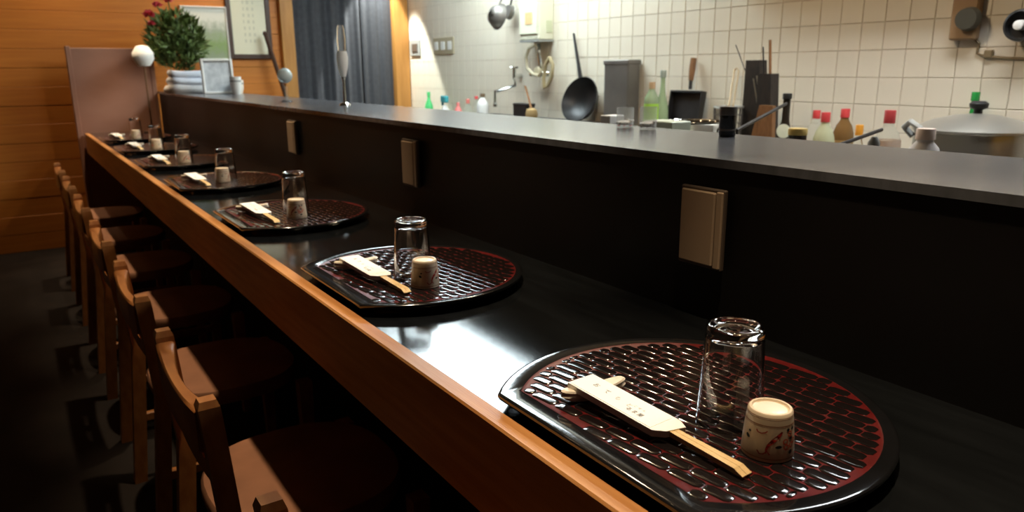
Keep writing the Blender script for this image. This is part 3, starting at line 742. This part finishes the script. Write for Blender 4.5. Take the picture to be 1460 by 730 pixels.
# square omelette pan leaning on the wall
a = on_x(963, 128, 2.86); b = on_x(1007, 128, 2.86); lowz = on_x(980, 180, 2.80).z
t = thing('omelette_pan', 'square black omelette pan leaning on the tiles, wooden handle up', 'pan', (2.81, (a.y+b.y)/2, lowz-.02)); pw = abs(a.y-b.y); phh = a.z-lowz+.02
tl = Matrix.Rotation(.16, 3, 'Y')
MB().box((0, 0, 0), (.006, pw, phh), .002, None).build('plate', 'iron', t).location = tl @ Vector((0.02, 0, phh/2))
for (dy_, dz_, sy_, sz_) in ((-pw/2, phh/2, .008, phh), (pw/2, phh/2, .008, phh), (0, .004, pw, .008), (0, phh-.004, pw, .008)):
    MB().box((0, 0, 0), (.035, sy_, sz_), .001).build('rim', 'iron', t).location = tl @ Vector((.004, dy_, dz_))
for ch in t.children: ch.rotation_euler = (0, .16, 0)
h0 = on_x(984, 127, 2.84)-Vector(t.location); hm = on_x(985, 115, 2.85)-Vector(t.location); h1 = on_x(989, 83, 2.87)-Vector(t.location)
MB().tube([tuple(h0), tuple(hm)], .009, 8).build('tang', 'iron', t)
MB().tube([tuple(hm), tuple(hm*.5+h1*.5), tuple(h1)], .014, 8, True, [.012, .016, .015]).build('handle', 'mwood', t, None, True)
# wire strainer
c_ = on_x(1038, 165, 2.55); t = thing('wire_strainer', 'wire mesh strainer basket with long looped handle', 'strainer', (2.55, c_.y, BZ))
r_ = 20/ppm(c_); H = on_x(1030, 152, 2.55).z-BZ
wire = MB()
for i in range(20):
    a_ = 2*PI*i/20; wire.tube([(r_*math.cos(a_), r_*math.sin(a_), H), (r_*.9*math.cos(a_), r_*.9*math.sin(a_), .02)], .002, 4)
for j in range(7):
    zz = .02+(H-.02)*j/6; rr = r_*(.9+.1*j/6); wire.tube([(rr*math.cos(2*PI*i/20), rr*math.sin(2*PI*i/20), zz) for i in range(21)], .002, 4)
o = wire.build('mesh_basket', 'steel_d', t); o['kind'] = 'stuff'
MB().tube([(r_*math.cos(2*PI*i/24), r_*math.sin(2*PI*i/24), H) for i in range(25)], .005, 6).build('rim', 'steel', t)
hp = [on_x(px_, py_, 2.55+.3*(152-py_)/55)-Vector(t.location) for px_, py_ in ((1039, 152), (1045, 115), (1047, 100), (1051, 97), (1053, 102), (1051, 116), (1045, 152))]
MB().tube(hp, .0045, 6).build('loop_handle', P('brass_wire', (.45, .32, .18), .4, metal=.6), t, None, True)
# dark wooden boards with utensils
a = on_x(1080, 86, 2.60); t = thing('knife_block', 'tall charred black wooden block holding knives beside the dark bottle', 'knife block', (2.60, a.y, BZ)); k = ppm(a); L0 = Vector(t.location)
def slab(x0t, x1t, yt, x0b, x1b, X, th, nm, mt, zb=0.0, zt=None):
    pa, pb = on_x(x0t, yt, X)-L0, on_x(x1t, yt, X)-L0; ca, cb = on_x(x0b, 190, X)-L0, on_x(x1b, 190, X)-L0
    zt = pa.z if zt is None else zt; dx = X-L0.x
    return MB().rings([[(dx-th/2, ca.y, zb), (dx+th/2, ca.y, zb), (dx+th/2, cb.y, zb), (dx-th/2, cb.y, zb)], [(dx-th/2, pa.y, zt), (dx+th/2, pa.y, zt), (dx+th/2, pb.y, zt), (dx-th/2, pb.y, zt)]]).build(nm, mt, t)
slab(1069, 1088, 86, 1061, 1092, 2.64, .05, 'tall_board', 'bwood')
slab(1086, 1105, 105, 1084, 1106, 2.58, .05, 'short_board', 'bwood')
zt_ = (on_x(1090, 150, 2.54)-L0).z
slab(1085, 1104, 150, 1066, 1105, 2.54, .02, 'front_board', 'mwood', 0, zt_)
for (xa, ya, xb, yb, X, r2, mt) in ((1098, 57, 1098, 110, 2.58, .006, 'mwood'), (1088, 67, 1089, 108, 2.58, .003, 'iron'), (1049, 64, 1064, 105, 2.70, .002, 'iron'), (1074, 112, 1080, 150, 2.60, .003, 'steel'), (1079, 108, 1084, 148, 2.60, .003, 'steel')):
    MB().tube([tuple(on_x(xa, ya, X)-L0), tuple(on_x(xb, yb, X)-L0)], r2, 6).build('knife_handle' if mt != 'steel' else 'blade_edge', mt, t)
# ladles whose shafts slant above the ledge
for (xa, ya, xb, yb, X, lb) in ((1050, 186, 1121, 148, 1.72, 'long thin dark ladle shaft slanting in front of the knife block'), (1193, 208, 1257, 185, 1.66, 'long thin dark ladle shaft slanting before the clear bottles')):
    a, b = on_x(xa, ya, 1.36), on_x(xb, yb, X); e = a + (a-b)*((a.z-PZ-.028)/(b.z-a.z)) if b.z > a.z+.06 else Vector((a.x, a.y+.02, PZ+.028))
    if e.x < 1.26: e = Vector((1.28, a.y+.03, PZ+.028))
    t = thing('ladle', lb, 'ladle', tuple(e)); L0 = Vector(t.location)
    MB().tube([(0, 0, .0), tuple(a-L0), tuple(b-L0)], .0042, 8).build('shaft', 'iron', t, None, True)
    MB().lathe([(0, -.028), (.02, -.024), (.033, -.008), (.036, .006), (.033, .006), (.018, -.020), (0, -.024)], 20).build('cup', 'steel_d', t, None, True)
# dark bottle, lidded jar
t = bottle('dark_bottle', 1123, 133, 2.36, 30, BZ, 'dark brown sake bottle with round cream label next to the knife block', darkb, P('cap_black', (.02, .018, .015)), 'cone', caph=.02)
q = on_x(1117, 187, 2.30); L0 = Vector(t.location)
MB().lathe([(0, .002), (10/ppm(q), .001), (10/ppm(q), -.002), (0, -.002)], 20, tuple(q-L0), Vector((-.55, -.8, .1)).to_track_quat('Z', 'Y').to_matrix()).build('round_label', P('label_cream', (.72, .70, .50)), t)
def jar(name, label, cat, px, pytop, X, wpx, bz, glass, lidm, fillm, fillh, lid=True):
    top = on_x(px, pytop, X); r = wpx/ppm(top)/2; H = top.z-bz
    t = thing(name, label, cat, (X, top.y, bz)); lh = .012 if lid else 0
    MB().lathe([(0, .001), (r*.93, 0), (r, .004), (r, H-lh), (r*.94, H-lh), (r*.93, .007), (0, .007)], 28).build('glass_wall', glass, t, None, True)
    if fillm: MB().lathe([(0, .0075), (r*.90, .0075), (r*.90, H*fillh*.8), (r*.4, H*fillh), (0, H*fillh)], 20).build('content', fillm, t, None, True)
    if lid: MB().lathe([(r*1.03, H-lh-.004), (r*1.05, H-lh), (r*1.05, H-.002), (r*.98, H), (0, H)], 28).build('lid', lidm, t, None, True)
    return t, r, H
jar('condiment_jar', 'squat dark condiment jar with yellow lid before the dark bottle', 'jar', 1138, 183, 1.62, 25, PZ, darkb, P('lid_yellow', (.70, .50, .16)), None, 0)
t, r, H = jar('soy_jar', 'small black lidded jar standing on the back edge of the ledge', 'jar', 1039, 152, 1.160, 24, T+.25, P('jar_black', (.012, .012, .014), .1, coat=.5), 'steel_d', None, 0)
for z_ in (.2, .75): MB().lathe([(r*1.0, H*z_), (r*1.03, H*z_+.002), (r*1.0, H*z_+.004)], 24).build('ring', 'steel_d', t)
thin = mat('thin_glass', (0.9, 0.93, 0.9), 0.05, alpha=0.22)
sugar = P('sweets_white', (.84, .80, .74), .7)
for px_, pt_, lb in ((892, 153, 'small clear glass of white and red sweets, beside a small white box'), (925, 152, 'small clear glass of white and dark sweets, beside the lime bottle')):
    t, r, H = jar('sweets_glass', lb, 'glass jar', px_, pt_, 1.158, 25, T+.25, thin, 'white', sugar, .36, False)
    for i in range(9):
        a_ = i*2.4; MB().sphere((r*.86*math.cos(a_), r*.86*math.sin(a_), H*(.14+.10*(i % 3))), .0035, 8, 6).build('sweet', redc if i % 3 == 0 and px_ < 900 else (P('sweet_dark', (.15, .08, .10)) if i % 3 == 0 else sugar), t)
# white boxes and the big steel dish
q = on_x(873, 164, 1.34); t = thing('small_box', 'small white cardboard box beside the glasses of sweets', 'box', (1.34, q.y, PZ))
MB().box((0, 0, (q.z-PZ)*.44), (.05, .035, (q.z-PZ)*.88), .002).build('body', 'white', t); MB().box((0, 0, (q.z-PZ)*.93), (.053, .038, (q.z-PZ)*.14), .002).build('lid', 'white', t)
q = on_x(951, 172, 1.30); t = thing('flat_box', 'flat pale green box between the tall bottle and steel dish', 'box', (1.30, q.y, PZ)); hh = q.z-PZ
MB().box((0, 0, hh*.4), (.06, .09, hh*.8), .003).build('body', P('box_pale', (.62, .68, .50)), t); MB().box((0, 0, hh*.9), (.064, .094, hh*.2), .002).build('lid', P('box_pale2', (.66, .72, .55)), t)
q = on_x(990, 176, 1.52); r = 46/ppm(q); hh = q.z-PZ+.002
t = thing('steel_dish', 'wide shallow shiny steel dish below the omelette pan', 'dish', (1.52, q.y, PZ))
MB().lathe([(0, 0), (r*.6, 0), (r*.92, hh*.9), (r, hh), (r*.985, hh+.004), (r*.90, hh*.95), (r*.58, .006), (0, .006)], 48).build('dish_body', 'chrome', t, None, True)
MB().tube([(r*math.cos(2*PI*i/48), r*math.sin(2*PI*i/48), hh+.002) for i in range(49)], .003, 6).build('rolled_rim', 'chrome', t)
# right hand bottles
bottle('vinegar_bottle', 1165, 157, 2.62, 25, BZ, 'clear bottle with bright red cap, half behind the oil bottle', clear, redc, 'round', caph=.032)
bottle('oil_bottle', 1178, 160, 2.42, 30, BZ, 'pale yellow oil bottle with red cap next to the brown bottle', oil, redc, 'round', liquid=(oilf, .5), caph=.034)
bottle('soy_sauce_bottle', 1206, 155, 2.60, 29, BZ, 'amber brown soy sauce bottle with red and white cap', brownb, redc, 'round', band=(P('label_amber', (.42, .26, .10)), .2, .5), caph=.032)
bottle('sauce_bottle', 1226, 178, 2.40, 17, BZ, 'small clear sauce bottle with orange cap', clear, orac, 'jug', caph=.035)
bottle('large_bottle', 1270, 157, 2.40, 36, BZ, 'large clear bottle with dark red cap and peach paper label', clear, P('cap_dark_red', (.45, .05, .05)), 'round', band=(P('label_peach', (.85, .62, .46), .6), .2, .60), caph=.042)
bottle('pink_cap_bottle', 1321, 183, 1.66, 44, PZ, 'translucent white bottle with wide pale pink cap in front of the pot', P('milky', (.82, .76, .73), .5), P('cap_peach', (.90, .72, .62), .6), 'wide', caph=.024, nrf=.46)
q = on_x(1247, 195, 1.60); t = thing('pepper_mill', 'tiny dark grey shaker beside the large bottle', 'shaker', (1.60, q.y, PZ)); hh = q.z-PZ
MB().lathe([(0, 0), (.014, 0), (.015, hh*.6), (.010, hh*.75), (0, hh*.75)], 16).build('body', 'grey', t, None, True); MB().lathe([(.012, hh*.74), (.013, hh*.9), (.006, hh), (0, hh)], 14).build('top', 'grey', t, None, True)
# big pot
c_ = on_x(1390, 190, 2.62); rim = on_x(1390, 186, 2.62); R = 78/ppm(c_); H = rim.z-BZ
t = thing('stock_pot', 'large stainless steel stock pot with domed lid and loop handles', 'pot', (2.62, c_.y, BZ)); L0 = Vector(t.location)
MB().lathe([(0, 0), (R*.96, 0), (R, .012), (R, H), (R*.98, H), (R*.97, .02), (0, .015)], 56).build('pot_body', 'steel', t, None, True)
lid = MB().lathe([(R*1.0, H-.004), (R*1.035, H), (R*1.035, H+.006), (R*.97, H+.012), (R*.7, H+.034), (R*.35, H+.050), (0, H+.056), (0, H+.052), (R*.6, H+.03), (R*.95, H+.002)], 56).build('lid', 'steel', t, None, True)
MB().lathe([(0, H+.05), (.014, H+.052), (.012, H+.066), (.026, H+.074), (.028, H+.086), (.018, H+.094), (0, H+.095)], 20).build('knob', P('knob_black', (.02, .02, .02), .4), lid, None, True)
for s in (0, PI):
    an = math.atan2(RIGHT.y, RIGHT.x)+s; dx, dy_ = math.cos(an), math.sin(an); tx_, ty_ = -dy_, dx
    pts = [(R*dx+.045*tx_, R*dy_+.045*ty_, H-.02), ((R+.028)*dx+.05*tx_, (R+.028)*dy_+.05*ty_, H+.01), ((R+.035)*dx, (R+.035)*dy_, H+.03), ((R+.028)*dx-.05*tx_, (R+.028)*dy_-.05*ty_, H+.01), (R*dx-.045*tx_, R*dy_-.045*ty_, H-.02)]
    MB().tube(pts, .010, 8).build('handle', 'grey', t, None, True)
bottle('green_bottle', 1392, 131, 2.855, 26, BZ, 'dark green glass bottle standing behind the stock pot', P('glass_green', (.03, .28, .06), .12, trans=.2), P('glass_green', (.03, .28, .06)), 'tall', caph=.03)
q = on_x(1462, 200, 2.45); t = thing('brass_pot', 'brown and amber lidded pot beside the steel stock pot', 'pot', (2.48, q.y-.12, BZ))
hh = on_x(1455, 172, 2.45).z-BZ
MB().lathe([(0, 0), (.10, 0), (.115, .03), (.115, hh), (.109, hh), (.10, .02), (0, .01)], 32).build('pot_body', P('amber_enamel', (.45, .24, .05), .3), t, None, True)
MB().lathe([(.118, hh), (.118, hh+.006), (.05, hh+.03), (0, hh+.03)], 32).build('lid', 'steel_d', t, None, True)
# things high on the wall at the right
a = on_x(1382, 24, XB); k = ppm(a)
t = thing('wall_thermostat', 'brown wall control box with dark dial and a hanging cord', 'control box', (XB-.02, a.y, a.z))
MB().box((0, 0, 0), (.04, .09, .16), .006).build('casing', P('brown_plastic', (.34, .21, .11)), t)
MB().lathe([(0, .03), (.036, .028), (.042, 0), (0, 0)], 20, (-.02, -.02, -.01), Matrix.Rotation(-PI/2, 3, 'Y')).build('dial', P('dial_dark', (.06, .055, .04)), t, None, True)
cp = [on_x(x_, y_, XB-.008)-Vector(t.location) for x_, y_ in ((1378, 50), (1388, 54), (1396, 62), (1393, 76), (1400, 79), (1412, 81), (1436, 83), (1464, 84))]
MB().tube(cp, .005, 6).build('cord', P('cord_brown', (.22, .16, .09)), t)
MB().box(tuple(on_x(1410, 77, XB-.008)-Vector(t.location)), (.02, .03, .03), .004).build('cord_clip', P('cord_brown', (.22, .16, .09)), t)
a = on_x(1458, 36, XB-.06); r = 22/ppm(a)
t = thing('wall_fan', 'round black fan with pale hub on the tiled wall beside the control box', 'fan', (XB-.05, a.y, a.z))
mx = Matrix.Rotation(-PI/2, 3, 'Y')
MB().lathe([(r, 0), (r*1.05, .01), (r, .03), (r*.85, .035), (r*.8, .012), (0, .01)], 32, (0, 0, 0), mx).build('ring', 'iron', t, None, True)
MB().lathe([(0, .05), (r*.3, .045), (r*.34, .01)], 18, (0, 0, 0), mx).build('hub', 'white', t, None, True)
MB().box((.025, 0, 0), (.05, .05, .05)).build('mount', 'iron', t)

# ================================================================== FAR END
# noren curtain in the doorway: three hanging cloths
cw = (DX1-DX0-.10)/3
t = thing('door_curtain', 'dark navy split curtain hanging in the doorway', 'curtain', ((DX0+DX1)/2+.05, YE-.01, T-.25)); L0 = Vector(t.location)
for i in range(3):
    x0 = DX0+.10+i*cw+.004-L0.x; x1 = x0+cw-.008; nn = 26; v = []; f = []
    zs = [0, .5, 1.0, 1.55]
    for zz in zs:
        for s in range(nn+1):
            q = s/nn; amp = .006+.006*(1-zz/1.6); v.append((x0+(x1-x0)*q, amp*math.sin(q*17+i*2.1)+amp*.5*math.sin(q*31+i), zz))
    nv = len(v); v += [(a_, b_+.003, c__) for a_, b_, c__ in v]
    for r_ in range(len(zs)-1):
        for s in range(nn):
            p_ = r_*(nn+1)+s; f += [(p_, p_+1, p_+nn+2, p_+nn+1), (nv+p_, nv+p_+nn+1, nv+p_+nn+2, nv+p_+1)]
    MB().add(v, f).build('cloth', 'curtain', t, None, True)
MB().tube([(DX0+.09-L0.x, 0, 1.56), (DX1+.02-L0.x, 0, 1.56)], .014, 10).build('rod', 'mwood', t)
# picture and scroll on the end wall
def frame(name, label, cat, x0, y0, x1, y1, Y, fw, fm, pm_, print_name, tilt=0):
    a, b = on_y(x0, y1, Y), on_y(x1, y0, Y); wd, h = b.x-a.x, b.z-a.z
    t = thing(name, label, cat, ((a.x+b.x)/2, Y, a.z))
    t.rotation_euler = (tilt, 0, 0)
    for sx in (-1, 1): MB().box((sx*(wd/2-fw/2), 0, h/2), (fw, .024, h), .003).build('frame_side', fm, t)
    for zz in (fw/2, h-fw/2): MB().box((0, 0, zz), (wd-2*fw, .024, fw), .003).build('frame_bar', fm, t)
    MB().box((0, .003, h/2), (wd-2*fw+.004, .008, h-2*fw+.004)).build(print_name, pm_, t)
    return t, wd, h
frame('framed_picture', 'framed picture of a green hill under pale sky behind the flowers', 'picture', 264, 10, 322, 86, YE-.014, .012, 'white', 'picture', 'print')
t, wd, h = frame('framed_scroll', 'tall cream paper scroll in a dark brown frame on the wooden wall', 'framed scroll', 328, -45, 379, 84, YE-.014, .034, 'vase', P('scroll_paper', (.82, .78, .60), .8), 'paper')
for cx_ in (-.035, 0, .035):
    for j in range(9): MB().box((cx_+random.uniform(-.003, .003), -.0015, h*.2+j*h*.07), (random.uniform(.010, .018), .0006, h*.035)).build('brush_character', P('scroll_ink', (.66, .63, .48)), t)
t = frame('menu_stand', 'white framed menu card standing on the ledge beside the white cloth', 'menu stand', 291, 86, 331, 137, 4.70, .014, 'white', P('menu_print', (.66, .68, .70), .5, col2=(.40, .42, .45), vscale=25), 'card', -.10)[0]
t.location.z = T+.25
# leaning stick by the doorway
a, b = on_y(378, 48, 5.80), on_y(408, 138, 5.74)
t = thing('leaning_stick', 'dark wooden stick leaning on the wall beside the curtain', 'stick', (b.x, b.y, 0)); L0 = Vector(t.location)
a2 = a-L0; b2 = b-L0; d = (b2-a2); foot = b2 + d*(b2.z/(-d.z))
MB().tube([tuple(a2), tuple(foot+Vector((0, 0, .0)))], .016, 8).build('shaft', 'vase', t, None, True)
MB().sphere(tuple(a2), .019, 10, 6).build('knob', 'vase', t, None, True)
# screen board at the end of the counter, with a white paper lantern
t = thing('end_screen', 'dusty brown standing screen board at the counter end by the wooden wall', 'screen', (0.605, 5.53, 0))
MB().box((0, 0, (T+.53)/2), (.46, .025, T+.53), .004).build('board', 'screen', t)
for s in (-1, 1): MB().box((s*.235, 0, (T+.54)/2), (.03, .035, T+.54), .004).build('side_post', 'screen', t)
a = on_y(204, 80, 5.30); r = 15/ppm(a)
t = thing('paper_lantern', 'small round white paper lantern before the brown screen', 'lantern', (a.x, a.y, T)); zc = a.z-T
MB().lathe([(0, zc-r), (r*.55, zc-r*.9), (r*.95, zc-r*.3), (r*.95, zc+r*.3), (r*.55, zc+r*.9), (0, zc+r)], 20).build('shade', 'lantern', t, None, True)
MB().tube([(0, 0, .01), (0, 0, zc-r*.9)], .005, 8).build('stem', 'mwood', t); MB().lathe([(0, 0), (.05, 0), (.05, .01), (0, .014)], 20).build('foot', 'vase', t)
# flower arrangement on the ledge end
YF = 5.42
c_ = on_y(252, 62, YF); t = thing('flower_arrangement', 'large leafy arrangement with red flowers in a dark vase on the ledge', 'flowers', (XP+.19, YF, T+.25)); L0 = Vector(t.location)
vh = .13
MB().lathe([(0, 0), (.045, 0), (.06, .03), (.062, .08), (.04, vh-.02), (.045, vh), (.038, vh), (.03, vh-.02), (0, .03)], 24).build('vase', 'vase', t, None, True)
cf = c_-L0; rnd = random.Random(11)
rx_, rz_ = 36/ppm(c_), 42/ppm(c_)
def leaf_poly(mb, base, tip, wv):
    d = tip-base; side = d.cross(Vector((rnd.uniform(-1, 1), rnd.uniform(-1, 1), rnd.uniform(-1, 1)))).normalized()*wv; nrm = d.cross(side).normalized()*wv*.3
    mb.add([base, base+d*.4+side, tip, base+d*.4-side, base+d*.4+nrm], [(0, 1, 4), (1, 2, 4), (2, 3, 4), (3, 0, 4)])
fol = MB()
for i in range(1300):
    u = Vector((rnd.gauss(0, 1), rnd.gauss(0, 1), rnd.gauss(0, 1))).normalized()*(rnd.random()**.4)
    p = cf + Vector((u.x*rx_, u.y*rx_*.6, u.z*rz_)); d = Vector((u.x*.5+rnd.uniform(-.5, .5), u.y*.3+rnd.uniform(-.5, .5), abs(u.z)*.4+rnd.uniform(-.3, .7))).normalized()*rnd.uniform(.04, .09)
    leaf_poly(fol, p, p+d, rnd.uniform(.006, .014))
o = fol.build('foliage', 'leaf', t); o['kind'] = 'stuff'
for i in range(7):
    a_ = rnd.uniform(0, 6.28); p = cf + Vector((rnd.uniform(-.6, .6)*rx_, rnd.uniform(-.3, .3)*rx_, rnd.uniform(-.2, .6)*rz_))
    MB().tube([(0, 0, vh-.04), tuple(p*.5+Vector((0, 0, vh*.4))), tuple(p)], .004, 6).build('stem', 'leaf', t)
for (x_, y_, rr) in ((212, 22, 11), (224, 8, 9), (216, 35, 8), (240, 2, 9)):
    q = on_y(x_, y_, YF-.03)-L0; r = rr/ppm(c_); mb = MB()
    for i in range(16):
        a_ = i*2.399; e_ = .25+.9*(i/16); tip = q+Vector((math.cos(a_)*r*e_, math.sin(a_)*r*e_*.8, r*(1.0-e_*.8))); leaf_poly(mb, q, tip, r*.35)
    fl = mb.build('flower', 'flower', t); MB().tube([tuple(q), tuple((q+cf)*.5), tuple(cf)], .004, 6).build('stem', 'leaf', t)
# folded white cloth bundle
q = on_y(264, 128, 5.00); t = thing('cloth_bundle', 'white and pale blue folded towels heaped on the ledge below the flowers', 'towels', (q.x+.02, 5.00, T+.25)); 
hw_ = 30/ppm(q); hh = .13
for i, (dx, dz0, dz1, sc) in enumerate(((0, 0, .05, 1.0), (.005, .05, .095, .93), (-.004, .095, .135, .82))):
    rg = []
    for k_ in range(7):
        zz = dz0+(dz1-dz0)*k_/6; b_ = 1-.10*abs(k_-3)/3*abs(k_-3)/3
        rg.append([(dx+hw_*sc*b_*math.copysign(abs(math.cos(a_))**.5, math.cos(a_))*(1+.04*math.sin(3*a_+i)), .12*sc*b_*math.copysign(abs(math.sin(a_))**.5, math.sin(a_)), zz+.006*math.sin(2*a_+i)*(1 if k_ else 0)) for a_ in [2*PI*j/36 for j in range(36)]])
    MB().rings(rg).build('towel', 'cloth_w' if i else P('towel_plain', (.82, .80, .80), .9), t, None, True)
# stacked cups near the menu
for i, (x_, yt_, r_, lb) in enumerate(((338, 116, .030, 'white cup stacked beside the menu card'), (352, 120, .028, 'small cream cup between the white cup and the sake flask'))):
    q = on_y(x_, 138, 4.55+.1*i); X = min(q.x, XL-.05); h_ = .10-.02*i
    t = thing('tea_cup', lb, 'cup', (X, 4.55+.1*i, T+.25))
    MB().lathe([(0, .004), (r_*.6, .004), (r_*.62, 0), (r_*.7, 0), (r_, h_*.4), (r_*1.05, h_), (r_*.98, h_), (r_*.9, h_*.4), (0, h_*.12)], 24).build('cup_body', 'white' if i == 0 else 'ceramic_w', t, None, True)
    MB().lathe([(r_*1.052, h_*.7), (r_*1.06, h_*.75), (r_*1.055, h_*.8)], 24).build('painted_band', 'grey', t)
# slim vessels in front of the curtain
q = on_z(492, 150, T+.25)
t = thing('stemmed_vase', 'tall slim glass vessel on a thin stem standing before the dark curtain', 'vase', (q.x, q.y, T+.25))
Hh = on_y(490, 36, q.y).z-(T+.25)
MB().lathe([(0, 0), (.022, 0), (.020, .006), (.006, .012), (.0045, Hh*.30), (.008, Hh*.36), (0, Hh*.36)], 20).build('stem', 'chrome', t, None, True)
MB().lathe([(0, Hh*.35), (.010, Hh*.36), (.019, Hh*.48), (.022, Hh*.60), (.018, Hh*.68), (0, Hh*.68)], 20).build('lower_bulb', P('frosted', (.80, .84, .86), .2, trans=.3), t, None, True)
MB().lathe([(.014, Hh*.67), (.017, Hh*.80), (.014, Hh*.95), (.010, Hh), (0, Hh)], 20).build('upper_glass', clear, t, None, True)
q = on_z(409, 145, T+.25)
t = thing('globe_glass', 'short stemmed glass with pale blue globe on the ledge', 'glass', (q.x, q.y, T+.25)); Hh = on_y(407, 96, q.y).z-(T+.25)
MB().lathe([(0, 0), (.026, 0), (.022, .005), (.006, .012), (.005, Hh*.45), (0, Hh*.45)], 18).build('stem', clear, t, None, True)
MB().sphere((0, 0, Hh*.76), Hh*.22, 18, 12).build('globe', P('pale_blue', (.66, .78, .80), .25, trans=.3), t, None, True)
